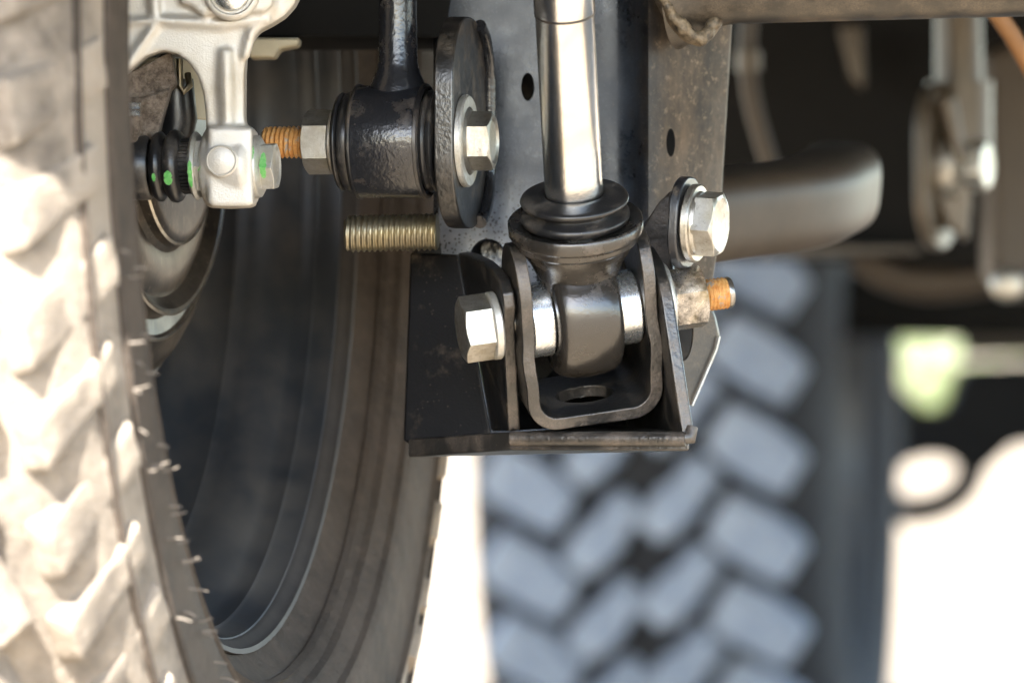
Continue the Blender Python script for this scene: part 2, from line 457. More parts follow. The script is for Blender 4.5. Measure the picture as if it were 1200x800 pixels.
def place_lug(me, mat, parent, fr, ang, rad, t, tilt=0, flip=False, spin=0, scale=1, name='tread_block', side=False):
    o = bpy.data.objects.new(name, me); COL.objects.link(o)
    if not me.materials: me.materials.append(mat)
    ex, ey, ez = fr.x.normalized(), fr.y.normalized(), fr.z.normalized()
    rad_v = ex * math.cos(ang) + ey * math.sin(ang); tan_v = -ex * math.sin(ang) + ey * math.cos(ang)
    if side: X, Y, Z = tan_v, ez, rad_v
    else: X, Y, Z = tan_v, rad_v, ez
    if flip: X, Z = -X, -Z
    m = Matrix((X, Y, Z)).transposed().to_4x4()
    m = m @ Matrix.Rotation(spin, 4, 'Y') @ Matrix.Rotation(tilt, 4, 'X')
    m = m @ Matrix.Diagonal((scale, 1, scale, 1))
    pos = (fr.o + rad_v * rad * U + ez * t * U) * S
    m.translation = pos - BASE[parent.name] * S
    o.parent = parent; o.matrix_local = m
    return o
shs = [lug_mesh('shoulder') for _ in range(3)]; cts = [lug_mesh('centre') for _ in range(3)]; ribs = [lug_mesh('rib') for _ in range(3)]
NL = 55
for i in range(NL):
    a = 2 * math.pi * (i + .35) / NL
    k = random.Random(i)
    place_lug(shs[i % 3], M['tyre'], wheel, wf, a, .3675, -.037 - (i % 2) * .006, spin=R(-14 + k.uniform(-4, 4)), tilt=0)
    place_lug(cts[i % 3], M['tyre'], wheel, wf, a + .05, .3695, -.096, spin=R(28 + k.uniform(-5, 5)))
    place_lug(cts[(i + 1) % 3], M['tyre'], wheel, wf, a + .02, .3695, -.150, spin=R(-24), flip=True)
    place_lug(shs[(i + 1) % 3], M['tyre'], wheel, wf, a + .06, .3685, -.205, spin=R(10), flip=True)
    place_lug(ribs[i % 3], M['tyre'], wheel, wf, a + .03, .336 - (i % 2) * .004, .0165, spin=0, tilt=R(24), name='side_rib', side=True, scale=1.0 if i % 2 else .86)
# moulding whiskers
for i in range(34):
    k = random.Random(100 + i)
    side = i % 3
    a = R(180) + R(14 + i * 1.42 + k.uniform(-1.5, 1.5))
    ex, ey = wf.x, wf.y
    if (ex.y > 0): pass
    r_ = k.choice((.272, .272, .284, .300)); t_ = {.272: .0288, .284: .0287, .300: .030, .318: .0272}[r_]
    p0 = wf.p(r_ * U * math.cos(a), r_ * U * math.sin(a), t_ * U)
    bend = Vector((0, k.uniform(-5, 5), k.uniform(-7, 5)))
    L = k.uniform(9, 23)
    bm = nb(); tube(bm, [p0 - wn * 3, p0 + wn * L * .5 + bend * .3, p0 + wn * L + bend], [1.1, 1.0, .7], 6)
    obj('rubber_whisker', bm, M['whisker'], wheel, merge=False)

# stepped steel shield / disc inside the wheel
disc_o = pt(190, 170, 190); dn = Vector((math.cos(.31), -math.sin(.31), 0.02)).normalized()
df = axis_frame(disc_o, dn, kk(190))
dt = thing('brake_shield', 'stepped dark steel shield with bright edge arcs inside the front wheel', 'brake shield', disc_o)
bm = nb()
lathe(bm, df, [(0.1, 24), (100, 24), (112, 22), (117, 18), (119, 8), (126, 3), (150, 4), (168, -2), (178, -8), (186, -2), (192, 6), (196, 7), (199, 2), (200, -12), (204, -18), (222, -17), (226, -14), (230, -18), (250, -24), (264, -34), (274, -44), (276, -52), (268, -58), (240, -52), (0.1, -50)], 96)
obj('shield_plate', bm, M['disc'], dt, sharp=30)
for rr, tt in ((116, 19), (198, 5), (228, -15)):
    bm = nb(); lathe(bm, df, [(rr - 2.2, tt), (rr, tt + 2.4), (rr + 2.2, tt), (rr, tt - 2.4)], 96, closed=True)
    obj('rolled_edge', bm, M['zinc'], dt)
bm = nb()
lathe(bm, Fr(df.p(0, 0, -62), df.x, df.y, df.z), [(0.1, 0), (288, 0), (288, 6), (0.1, 6)], 40, a0=R(262), a1=R(300))
obj('shield_tab', bm, M['disc'], dt, bevel=1.5)

# ================================================================ STEERING KNUCKLE (cast)
KD = -80; K = kk(KD)
def kp(px, py, dd=0): return Vector(((px - 600) * K, KD + dd, (400 - py) * K))
kn = thing('steering_knuckle', 'pale cast aluminium steering knuckle with arched cutout at top left', 'knuckle', kp(270, 100))
kf = Fr(kp(0, 0), (K, 0, 0), (0, 0, -K), (0, K, 0))      # p(px, py, depth)
outer = [(90, -60), (362, -60), (356, -12), (346, 8), (334, 21), (318, 31), (304, 38), (294, 52), (289, 68), (288, 90), (288, 140), (292, 160), (297, 190), (297, 232), (290, 242),
         (252, 242), (245, 234), (243, 190), (243, 140), (240, 112), (234, 92), (224, 76), (210, 65), (192, 61), (172, 68), (150, 88), (120, 104), (90, 112)]
bm = nb(); prism(bm, kf, outer, -32, 32)
# ridges, ribs and the pad under the upper bolt
def kbar(pts, r0, dd=-30):
    tube(bm, [kp(x, y, dd) for x, y in pts], r0, 10)
kbar([(266, 60), (267, 100), (268, 150)], [9, 11, 10], -29)
kbar([(180, -20), (184, 20), (182, 34), (150, 80)], [8, 8, 7, 6], -30)
kbar([(150, 28), (190, 26), (260, 30), (318, 24)], [4, 6, 7, 7], -32)
kbar([(318, -20), (322, 10), (296, 40), (288, 70)], [6, 7, 7, 6], -30)
prism(bm, kf, [(214, -50), (322, -50), (322, 8), (312, 17), (262, 17), (240, 22), (226, 10), (214, 6)], -46, 10)
# eye boss, axis roughly sideways
B2 = Vector((.978, -.208, 0)).normalized()
bf = axis_frame(kp(270, 196), B2, K)
lathe(bm, bf, [(0.1, -28), (44, -28), (48, -24), (49, 0), (48, 24), (44, 29), (0.1, 29)], 40)
prism(bm, kf, [(245, 150), (297, 150), (299, 240), (293, 243), (250, 243), (245, 238)], -44, 44)
obj('casting', bm, M['cast'], kn, mods=[('REMESH', dict(mode='VOXEL', voxel_size=2.6 * S, use_smooth_shade=True)), ('SMOOTH', dict(factor=.5, iterations=7))], sharp=180)
bm = nb(); sf = Fr(kp(262, 190, -47), (K, 0, 0), (0, 0, K), (0, -K, 0))
lathe(bm, sf, [(19, -4), (19, 5), (17, 6.5), (16, 4.5), (14, 5.5), (0.1, 5.8)], 36); obj('stamped_disc', bm, M['cast'], kn, sharp=50)
bm = nb(); sf = Fr(kp(274, -6, -46), (K, 0, 0), (0, 0, K), (0, -K, 0))
lathe(bm, sf, [(33, -6), (33, 7), (30, 10), (27, 10), (25, 6), (0.1, 6)], 40)
obj('collar', bm, M['cast'], kn, sharp=50)
kb = thing('flange_bolt', 'bluish bolt head seated in the knuckle at the top edge', 'bolt', kp(274, -6, -50))
bm = nb(); lathe(bm, sf, [(22, 4), (22, 12), (19, 15), (14, 17), (0.1, 17.5)], 40); obj('bolt_head', bm, M['sleeve'], kb, sharp=50)
# tan plate and rusty casting seen through the arch
tp = thing('backing_bracket', 'tan steel bracket seen through the knuckle arch', 'bracket', kp(215, 100, 120))
bm = nb(); slab(bm, [kp(150, 60, 110), kp(250, 66, 130), kp(252, 137, 130), (kp(176, 132, 110))], (0, 8, 0)); obj('plate', bm, M['tan'], tp, bevel=2)
bm = nb(); tube(bm, [kp(207, 66, 60), kp(207, 98, 60), kp(212, 105, 60), kp(219, 98, 60), kp(216, 84, 70)], 4.2, 10); obj('wire_clip', bm, M['brass'], tp, sharp=60)
bm = nb(); tube(bm, [kp(200, 90, 90), kp(203, 135, 90), kp(190, 215, 95)], [22, 24, 18], 14); obj('dark_strut', bm, M['black_worn'], tp, sharp=60)
rc = thing('caliper_bracket', 'rough rusty brown casting behind the tyre edge under the arch', 'casting', kp(175, 130, 20))
bm = nb()
slab(bm, [kp(128, 96, 0), kp(178, 72, 0), (kp(200, 60, 0)), kp(207, 98, 0), kp(196, 108, 0), kp(176, 112, 0), kp(150, 118, 0), kp(128, 118, 0)], (0, 50, 0))
slab(bm, [kp(166, 116, -8), kp(200, 104, -8), kp(190, 140, -8), kp(178, 190, -8), kp(160, 190, -8)], (0, 50, 0))
slab(bm, [kp(140, 112, -20), kp(168, 116, -20), kp(160, 190, -20), kp(136, 190, -20)], (0, 50, 0))
obj('casting', bm, M['rustcast'], rc, mods=[('REMESH', dict(mode='VOXEL', voxel_size=2.4 * S, use_smooth_shade=True)), ('SMOOTH', dict(factor=.5, iterations=2))], sharp=180)
bm = nb()
for yy in (124, 133):
    tube(bm, [kp(142, yy, -22), kp(166, yy + 1, -24)], 4, 8)
obj('clip_pin', bm, M['sleeve'], rc)
# tie rod end: boot, nut, bolt
tr = thing('tie_rod_end', 'ribbed black rubber boot and flanged hex nut beside the knuckle', 'tie rod end', kp(190, 195))
ax = Vector((.985, -.17, .02)).normalized(); tf = axis_frame(kp(200, 195), ax, K)
bm = nb(); lathe(bm, tf, [(0.1, -60), (38, -60), (39, -56), (39, -26), (36, -22), (30, -21)], 48); obj('socket', bm, M['rubber'], tr)
bm = nb()
lathe(bm, tf, [(26, -24), (30, -20), (37, -19), (41, -14), (41, -10), (36, -6), (33, -4), (37, -2), (42, 2), (43, 7), (41, 12), (35, 15), (31, 16), (26, 17)], 48)
obj('boot', bm, M['rubber'], tr, sharp=60)
bm = nb()
for i in range(40):
    a = 2 * math.pi * i / 40
    f2 = Fr(tf.p(31 * math.cos(a), 31 * math.sin(a), 10), (tf.x * math.cos(a) + tf.y * math.sin(a)), (-tf.x * math.sin(a) + tf.y * math.cos(a)), tf.z)
    prism(bm, f2, [(-3, -1.5), (2, -1.5), (2, 1.5), (-3, 1.5)], 6, 18)
lathe(bm, tf, [(30, 15), (31, 16), (31, 27), (26, 28)], 40)
obj('ribbed_ring', bm, M['rubber'], tr, merge=False)
bm = nb(); washer(bm, tf, 10, 40, 28, 35, 3); hexhead(bm, tf, 29, 34, 62, rot=R(4)); nut_ = obj('flange_nut', bm, M['zinc_white'], tr, sharp=30)
def daub(fr, r, t0, t1, a0, a1, seed, parent, flat=None):     # thin coat of paint wrapped on a turned surface, ragged edge
    bm = nb(); rn = random.Random(seed); n = 12
    lo, hi = [], []
    for i in range(n + 1):
        a = a0 + (a1 - a0) * i / n; e = math.sin(math.pi * i / n) ** .4
        tm = (t0 + t1) / 2; hw = (t1 - t0) / 2 * e * rn.uniform(.7, 1.1)
        rr = flat(a) if flat else r
        lo.append(bm.verts.new(fr.p(rr * math.cos(a), rr * math.sin(a), tm - hw))); hi.append(bm.verts.new(fr.p(rr * math.cos(a), rr * math.sin(a), tm + hw)))
    for i in range(n): bm.faces.new((lo[i], lo[i + 1], hi[i + 1], hi[i]))
    obj('paint_mark', bm, M['green'], parent, merge=False, mods=[('SOLIDIFY', dict(thickness=.8 * S, offset=0))])
hexr = lambda af, rot: (lambda a: af / math.cos(((a - rot + 1e-9) % (math.pi / 3)) - math.pi / 6) + .9)
# frame x axis: y.cross(z); camera side has angle where the direction has -Y
def ang_cam(fr, off=0):
    a = math.atan2(fr.y.dot(Vector((0, -1, 0))), fr.x.dot(Vector((0, -1, 0)))); s = 1 if (fr.x * math.cos(a + .5) + fr.y * math.sin(a + .5)).z > 0 else -1
    return a + s * R(off)
A = lambda off: ang_cam(tf, off)
daub(tf, 40.8, 29, 35, A(-40), A(8), 3, nut_)
daub(tf, 0, 40, 54, A(-22), A(-2), 4, nut_, hexr(29, R(4)))
daub(tf, 43.6, 1, 11, A(-32), A(-8), 5, tr)
daub(tf, 41.6, -14, -9, A(-26), A(-12), 6, tr)
tb = thing('knuckle_bolt', 'green marked flange bolt head on the right side of the knuckle eye', 'bolt', kp(305, 196))
tf2 = axis_frame(kp(272, 196), ax, K)
bm = nb(); lathe(bm, tf2, [(0.1, 26), (36, 26), (37, 30), (36, 34), (29, 38), (0.1, 38)], 44); fl_ = obj('flange', bm, M['zinc_white'], tb)
bm = nb(); hexhead(bm, tf2, 25.5, 37, 54, rot=R(6), dish=2); obj('bolt_head', bm, M['zinc_white'], tb, sharp=30)
A = lambda off: ang_cam(tf2, off)
daub(tf2, 0, 38.5, 47, A(-34), A(36), 8, fl_, hexr(25.5, R(6)))
daub(tf2, 36.9, 28, 34, A(10), A(40), 9, fl_)

# ================================================================ SWAY BAR LINK AND ITS BOLT
lk = thing('sway_bar_link', 'black painted link rod with a round bushing eye, hanging from above', 'link', pt(460, 165))
lf = axis_frame(pt(460, 166), B2)
bm = nb()
lathe(bm, lf, [(30, -41), (62, -41), (65.5, -39), (66, -36), (66, 38), (65, 41), (63, 42), (30, 42)], 64, closed=True)
obj('eye', bm, M['black_gloss'], lk, sharp=30)
bm = nb()
pth = [pt(466, 118, 0), pt(466, 100, 0), pt(466, 86, 0), pt(466, 74, 0), pt(466, 20, 0), pt(466, -60, 0)]
rad = [36, 33, 27, 23.5, 22.5, 22.5]; tube(bm, pth, rad, 28)
obj('stem', bm, M['black_gloss'], lk, sharp=60)
bm = nb(); lathe(bm, lf, [(62, -41.5), (64.5, -42.5), (67.5, -40), (67.8, -38.5), (66, -37)], 64, closed=True); lathe(bm, lf, [(62, 42.5), (64, 44.5), (67.5, 42.5), (67.8, 39), (66, 38)], 64, closed=True)
obj('rim_bead', bm, M['black_worn'], lk)
bm = nb()
lathe(bm, lf, [(20, -64), (50, -64), (56, -62), (58, -59), (57, -57), (53, -56), (57, -54), (58.5, -50), (57, -44), (50, -41), (20, -41)], 56, closed=True)
lathe(bm, lf, [(20, 42), (55, 42), (59, 44), (60, 47), (58, 50), (56, 51), (59, 53), (59.5, 56), (57, 58), (20, 58)], 56, closed=True)
obj('bushing', bm, M['rubber'], lk, sharp=50)
lb = thing('link_bolt', 'zinc bolt through the link eye with a rusty threaded end and wide washer', 'bolt', pt(565, 167))
bm = nb(); thread(bm, lf, 19.5, -104, -156, 5.6, 3.2); obj('thread', bm, M['rust'], lb, sharp=80)
bm = nb(); lathe(bm, lf, [(0.1, -156), (15, -156), (16.5, -153), (16.5, -148), (14, -148)], 24); obj('thread_tip', bm, M['nut'], lb)
bm = nb(); hexhead(bm, lf, 33, -72, -104, rot=R(32)); washer(bm, lf, 18, 40, -64.5, -72, 2.5); obj('nut', bm, M['zinc'], lb, sharp=30)
# tab plate
tab = thing('link_tab', 'thick rounded black steel tab with a wide washer bolted against it', 'bracket tab', pt(535, 145))
tfr = Fr(pt(531, 144, 25), (.208, .978, 0), (0, 0, 1), B2)   # x = depth, y = up, z = axis
def stadium(hw, hh, r, n=10):
    out = []
    for cx, cy, a0 in ((hw - r, hh - r, 0), (-hw + r, hh - r, 90), (-hw + r, -hh + r, 180), (hw - r, -hh + r, 270)):
        for i in range(n + 1): a = R(a0 + 90 * i / n); out.append((cx + r * math.cos(a), cy + r * math.sin(a)))
    return out
bm = nb(); prism(bm, tfr, stadium(95, 124, 84), -2, 21)
coat_facing(obj('tab_plate', bm, M['black_worn'], tab, bevel=2.5, seg=3), M['edge'], (0, -1, 0), .6)
bm = nb()
ow = stadium(95, 122, 82)
wl = [p for p in ow if p[0] > 30 and p[1] > -200]
wl.sort(key=lambda q: math.atan2(q[1], q[0] - 0))
rnd = random.Random(5)
tube(bm, [tfr.p(x * .97, y * .985, 24) for x, y in wl], [8 + rnd.uniform(-.8, .8) for _ in wl], 10)
obj('weld_bead', bm, M['black_gloss'], tab, sharp=60)
wf_ = axis_frame(lf.o, B2)
bm = nb(); washer(bm, lf, 19, 54, 84, 93, 2); obj('washer', bm, M['zinc_white'], lb, sharp=30)
bm = nb(); lathe(bm, lf, [(19, 92), (40, 93), (36, 96), (19, 96)], 48, closed=True); hexhead(bm, lf, 30, 93, 122, rot=R(33), dish=2.5); obj('bolt_head', bm, M['zinc'], lb, sharp=30)
bm = nb(); lathe(bm, lf, [(17, -70), (17, 92)], 20); obj('shank', bm, M['zinc'], lb)

bm = nb(); slab(bm, [pt(548, 70, 110), pt(560, 70, 110), pt(560, 225, 110), pt(548, 225, 110)], (6, 100, 0)); obj('mount_block', bm, M['black'], tab, bevel=2)
# coarse stud under the link eye
st = thing('threaded_stud', 'coarse threaded brassy stud below the link eye', 'stud', pt(450, 274, 60))
sf = axis_frame(pt(405, 274, 75), (.985, -.12, .02))
bm = nb(); thread(bm, sf, 23, 110, 0, 6.6, 3.6, seg=30); obj('thread', bm, M['brass'], st, sharp=80)

# ================================================================ FRAME BRACKET (behind the rod)
fb = thing('frame_bracket', 'tall black steel frame bracket with drilled holes behind the shock rod', 'bracket', pt(690, 150, 120))
prof = [(508, 230), (514, 212), (530, 207), (600, 204), (660, 200), (700, 198), (722, 196), (737, 190), (746, 178), (753, 166), (760, 162), (768, 166), (800, 190), (830, 216), (858, 242)]
ROWS = 26; YT, YB = -60, 372
bm = nb(); grid = []
for j in range(ROWS + 1):
    py = YT + (YB - YT) * j / ROWS; row = []
    zt = (py - 150)
    for i, (px, d) in enumerate(prof):
        f = max(0, min(1, (px - 735) / 30))
        x = px
        if px > 765: x = 765 + (px - 765) * (1 - max(0, py) * .00065 - max(0, py - 280) * .001)
        dd = d - zt * .05 * (1 - f) + zt * .05 * f
        fl = math.exp(-((px - 520) / 20) ** 2)
        lean = max(0, 120 - abs(px - 560)) * 0
        row.append(pt(x, py, dd + lean))
    grid.append(row)
V = [[bm.verts.new(p) for p in r] for r in grid]
VB = [[bm.verts.new(p + Vector((2, 10, 0))) for p in r] for r in grid]
nc = len(prof)
for j in range(ROWS):
    for i in range(nc - 1):
        bm.faces.new((V[j][i], V[j + 1][i], V[j + 1][i + 1], V[j][i + 1])); bm.faces.new((VB[j][i], VB[j][i + 1], VB[j + 1][i + 1], VB[j + 1][i]))
    bm.faces.new((V[j][0], VB[j][0], VB[j + 1][0], V[j + 1][0])); bm.faces.new((V[j][-1], V[j + 1][-1], VB[j + 1][-1], VB[j][-1]))
for i in range(nc - 1):
    bm.faces.new((V[0][i], V[0][i + 1], VB[0][i + 1], VB[0][i])); bm.faces.new((V[-1][i], VB[-1][i], VB[-1][i + 1], V[-1][i + 1]))
def cyl_cut(c, hw, hh, d0, d1):
    b = nb(); f = Fr(pt(*c, 0), (1, 0, 0), (0, 0, 1), (0, 1, 0))
    prism(b, f, [(hw * math.cos(2 * math.pi * i / 28), hh * math.sin(2 * math.pi * i / 28)) for i in range(28)], d0, d1); return b
def m_web():
    g = NG('black_bracket_paint')
    blot = g.ramp(g.noise(28, 7, .72), .36, .66)
    base = g.mix(blot, (.003, .005, .009), (.040, .048, .062))  # blue-grey blotches put scattered sky sheen into the paint colour
    dust = g.vor(700); base = g.mix(g.math('MULTIPLY', g.math('LESS_THAN', dust.outputs['Distance'], .2), .3), base, (.14, .15, .17))
    sx = g.n('SeparateXYZ'); g.l(g.tc.outputs['Object'], sx.inputs[0])
    # warm ground reflection painted as stained brown on the right flank; a scatter of dark tar specks low on the left
    fr_ = g.math('ADD', g.ramp(sx.outputs['X'], .014, .036), g.math('MULTIPLY', g.math('SUBTRACT', g.noise(70, 5, .8), .5), .9))
    fr_ = g.ramp(fr_, .1, .9)
    br = g.mix(g.ramp(g.noise(55, 8, .78, (1, 1, .4)), .38, .66), (.010, .0075, .005), (.085, .060, .038))
    br = g.mix(g.math('MULTIPLY', g.ramp(g.noise(300, 5, .8), .55, .68), .7), br, (.20, .155, .105))
    c = g.mix(fr_, base, br)
    v1 = g.vor(620); v2 = g.vor(300)
    low = g.ramp(g.math('ADD', sx.outputs['Z'], g.math('MULTIPLY', sx.outputs['X'], .25)), -.012, -.042)
    s1 = g.math('LESS_THAN', v1.outputs['Distance'], g.math('MULTIPLY', g.math('ADD', low, .12), .26))
    s2 = g.math('LESS_THAN', v2.outputs['Distance'], g.math('MULTIPLY', low, .16))
    k = g.math('MULTIPLY', g.math('MAXIMUM', s1, s2), g.math('GREATER_THAN', g.noise(260, 2), .40))
    k = g.math('MULTIPLY', k, g.ramp(sx.outputs['X'], .012, .0))
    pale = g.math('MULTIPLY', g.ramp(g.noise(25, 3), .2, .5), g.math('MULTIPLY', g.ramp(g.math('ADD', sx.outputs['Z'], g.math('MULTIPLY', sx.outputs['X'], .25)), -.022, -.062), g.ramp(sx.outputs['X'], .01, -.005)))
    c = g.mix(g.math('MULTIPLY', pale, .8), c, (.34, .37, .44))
    c = g.mix(k, c, (.012, .013, .016))
    st_ = g.ramp(g.noise(60, 4, .8, (12, 12, 1)), .68, .73)
    c = g.mix(g.math('MULTIPLY', st_, .5), c, (.30, .27, .22))
    g.bump(g.noise(500, 4, .6), .2, .0004)
    return g.out(c, g.math('ADD', g.math('ADD', .20, g.math('MULTIPLY', fr_, .24)), g.math('MULTIPLY', blot, .22)), 0, .4)
M['web'] = m_web()
obj('web_plate', bm, M['web'], fb, bevel=0, sharp=40, cuts=[cyl_cut((619, 93), 8, 17, -50, 320), cyl_cut((791, 161), 5.5, 17, -50, 320), cyl_cut((571, 303), 23, 27, -50, 320)])
# inside of the round hole: ribbed sleeve
bm = nb(); f = Fr(pt(571, 303, 200), (1, 0, 0), (0, 0, 1), (0.25, 1, .2))
for i in range(6): lathe(bm, f, [(24, i * 9), (20, i * 9 + 3), (20, i * 9 + 5), (24, i * 9 + 8)], 32)
lathe(bm, f, [(24, 54), (0.1, 56)], 32)
obj('hole_sleeve', bm, M['black_gloss'], fb)
bm = nb(); slab(bm, [pt(530, -60, 400), pt(850, -60, 400), pt(820, 420, 400), pt(530, 420, 400)], (0, 10, 0)); slab(bm, [pt(520, -60, 226), pt(520, 360, 220), pt(526, 360, 400), pt(526, -60, 400)], (8, 0, 0))
obj('rear_plate', bm, M['black_matt'], fb)
# lower ear on the right with slot
bm = nb(); slab(bm, [pt(770, 300, 90), pt(822, 330, 120), pt(838, 372, 132), pt(842, 392, 134), pt(838, 408, 132), pt(810, 474, 118), pt(795, 478, 110), pt(770, 440, 95)], (2, 12, 0))
obj('lower_ear', bm, M['brown_metal'], fb, bevel=3, seg=3, cuts=[cyl_cut((803, 388), 12, 34, 40, 220)])
bm = nb(); tube(bm, [pt(843, 394, 130), pt(839, 410, 128), pt(811, 475, 114)], 1.8, 8); obj('pale_edge', bm, M['zinc_white'], fb)  # thin pale strip along the slanted edge of the ear
# gusset + round tab that takes the right bolt
bm = nb(); slab(bm, [pt(728, 300, 40), pt(741, 282, 48), pt(772, 236, 62), pt(786, 222, 60), pt(788, 330, 20), pt(760, 350, 14), pt(728, 330, 26)], (4, 10, 0))
obj('gusset', bm, M['edge_lit'], fb, bevel=4, seg=3)
B3 = Vector((.93, -.34, -.06)).normalized()
tf3 = axis_frame(pt(806, 261, 4), B3)
bm = nb(); prism(bm, tf3, stadium(46, 54, 42), -10, 2); obj('round_tab', bm, M['black'], fb, bevel=2.5, seg=3)
rb = thing('side_bolt', 'large zinc hex bolt with washer on the right tab above the rusty thread end', 'bolt', pt(826, 260))
bm = nb(); washer(bm, tf3, 14, 46, 4, 14, 2); obj('washer', bm, M['zinc'], rb, sharp=30)
bm = nb(); lathe(bm, tf3, [(0.1, 14), (38, 14), (37, 18), (0.1, 18)], 48); hexhead(bm, tf3, 34.5, 16, 41, rot=R(12), dish=1.5); obj('bolt_head', bm, M['zinc'], rb, sharp=30)

# upper right cross tube + weld
ct = thing('cross_tube', 'dusty brown steel tube running across the top right corner', 'tube', pt(1000, -20, 90))
bm = nb(); tube(bm, [pt(795, -22, 130), pt(812, -22, 125), pt(826, -22, 120), pt(842, -23, 110), pt(862, -24, 104), pt(1240, -34, 60)], [82, 74, 62, 55, 53, 53], 48); obj('tube_body', bm, M['brown_metal'], ct, sharp=60)
bm = nb(); rnd = random.Random(3)
pp = [(766, -25), (774, -5), (784, 14), (796, 30), (808, 42), (820, 47), (830, 40), (838, 30), (846, 22)]
tube(bm, [pt(x, y, 62 + i * 5) for i, (x, y) in enumerate(pp)], [8, 9, 10, 10, 10, 9, 8, 7, 5], 14)
for i in range(26):
    t = i / 26 * 7.9; j = int(t); q = t - j; x = pp[j][0] * (1 - q) + pp[j + 1][0] * q; y = pp[j][1] * (1 - q) + pp[j + 1][1] * q
    bmesh.ops.create_icosphere(bm, subdivisions=2, radius=rnd.uniform(5, 9), matrix=Matrix.Translation(pt(x + rnd.uniform(-2, 2), y - 3 + rnd.uniform(-3, 3), 52 + t * 5)))
def m_weld():
    g = NG('dusty_weld')
    c = g.mix(g.ramp(g.noise(160, 6, .8), .38, .62), (.035, .027, .019), (.20, .155, .10))
    g.bump(g.noise(300, 4, .8), .8, .001)
    return g.out(c, .5, .15, .6)
M['weld'] = m_weld()
obj('weld_bead', bm, M['weld'], ct, merge=False, mods=[('REMESH', dict(mode='VOXEL', voxel_size=2.2 * S, use_smooth_shade=True)), ('SMOOTH', dict(factor=.5, iterations=3))], sharp=180)

# ================================================================ SHOCK, CLEVIS, BOX BRACKET
u = Vector((-.0575 * .915, -.40, .915)).normalized()
a_ = Vector((.965, .175, .165)); a_ = (a_ - u * a_.dot(u)).normalized()
f_ = a_.cross(u)                                   # towards the camera, downwards
O = pt(680, 367, 0)
def L(p, q, r): return O + a_ * p + f_ * q + u * r
sh = thing('shock_absorber', 'polished chrome shock rod with black rubber boot and bronze black lower eye', 'shock absorber', O)
sf = axis_frame(O, u, up=(0, -1, 0))
bm = nb(); lathe(bm, sf, [(34, 100), (34, 376), (35.2, 377), (35.2, 470)], 96); obj('rod', bm, M['chrome'], sh, sharp=60)
bm = nb(); lathe(bm, sf, [(34.1, 373.2), (34.9, 374), (34.9, 376.5), (34.1, 377)], 72, closed=True); obj('rod_groove', bm, M['black_worn'], sh)
bm = nb()
lathe(bm, sf, [(34.5, 140), (34.5, 151), (37, 153), (42, 151.5), (58, 149.5), (62, 147.5), (63.5, 144.5), (62, 141), (54, 138), (51, 134.5), (53, 131), (60, 129.5), (63.5, 127), (64, 123), (62, 119), (58, 117), (40, 116)], 96)
obj('boot', bm, M['rubber'], sh, sharp=70)
bm = nb()
lathe(bm, sf, [(40, 114), (66, 116), (72, 119), (77, 120), (79, 118), (79, 106), (77, 103), (75, 102), (74, 100), (74, 96), (70, 91), (67, 90), (62, 80), (57, 73), (52, 62), (47, 50), (44, 38), (41, 25), (38, 5)], 96)
obj('cap', bm, M['shock_body'], sh, sharp=45)
ef = axis_frame(O, a_, up=u)
bm = nb()
lathe(bm, ef, [(44, -38), (62, -38), (66, -36), (70, -31), (73.5, -20), (75, 0), (73.5, 20), (70, 31), (66, 36), (62, 38), (44, 38)], 72, closed=True)
obj('eye', bm, M['shock_body'], sh, sharp=50)
# spacer sleeve, two
for p0, p1 in ((-66, -38.5), (38.5, 66)):
    bm = nb(); lathe(bm, ef, [(16, p0), (42, p0), (44, p0 + 2), (44, p1 - 2), (42, p1), (16, p1)], 64, closed=True)
    o = obj('spacer', bm, M['sleeve'], sh, sharp=35)
# the U clevis
cl = thing('clevis', 'U shaped black steel clevis round the shock eye with a slotted floor', 'clevis', O)
bm = nb(); path = [(-74, r) for r in (98, 92, 84, 74, 62, 48, 34, 20, 5, -10, -25, -40, -60, -80)]
for i in range(1, 8): a = R(180 + 90 * i / 8); path.append((-44 + 30 * math.cos(a), -80 + 30 * math.sin(a)))
path += [(x, -110) for x in (-44, -20, 0, 20, 44)]
for i in range(1, 8): a = R(270 + 90 * i / 8); path.append((44 + 30 * math.cos(a), -80 + 30 * math.sin(a)))
path += [(74, r) for r in (-80, -60, -40, -25, -10, 5, 20, 34, 48, 62, 74, 84, 92, 98)]
def hw(p, r):
    if r > 30: return 50 * math.sqrt(max(.02, 1 - ((r - 30) / 69) ** 2))
    return 50 + 10 * max(0, min(1, (-r + 10) / 60))
ring = []
for i, (p, r) in enumerate(path):
    p0, p1 = path[max(0, i - 1)], path[min(len(path) - 1, i + 1)]
    tx, ty = p1[0] - p0[0], p1[1] - p0[1]; l_ = math.hypot(tx, ty); nx, ny = -ty / l_, tx / l_
    w_ = hw(p, r); th = 7.6
    wob = 3 * math.exp(-((r + 30) / 18) ** 2) * (1 if p < 0 else -1) * -1
    ring.append([bm.verts.new(L(p + wob + nx * s * th, q * w_, r + ny * s * th)) for s, q in ((1, 1), (1, -1), (-1, -1), (-1, 1))])
for A_, B_ in zip(ring, ring[1:]):
    for q in range(4): bm.faces.new((A_[q], A_[(q + 1) % 4], B_[(q + 1) % 4], B_[q]))
bm.faces.new(ring[0][::-1]); bm.faces.new(ring[-1])
c1 = nb(); prism(c1, Fr(L(0, 2, -110), a_, f_, u), [(34 * math.cos(2 * math.pi * i / 32), 23 * math.sin(2 * math.pi * i / 32)) for i in range(32)], -30, 30)
coat_facing(obj('clevis_body', bm, M['edge'], cl, bevel=3, seg=3, cuts=[c1]), M['edge_lit'], f_, .75)
# clevis bolt
cb = thing('clevis_bolt', 'zinc bolt through the clevis with hex head left and rusty thread end right', 'bolt', O)
camang = math.atan2(0.4, .897)
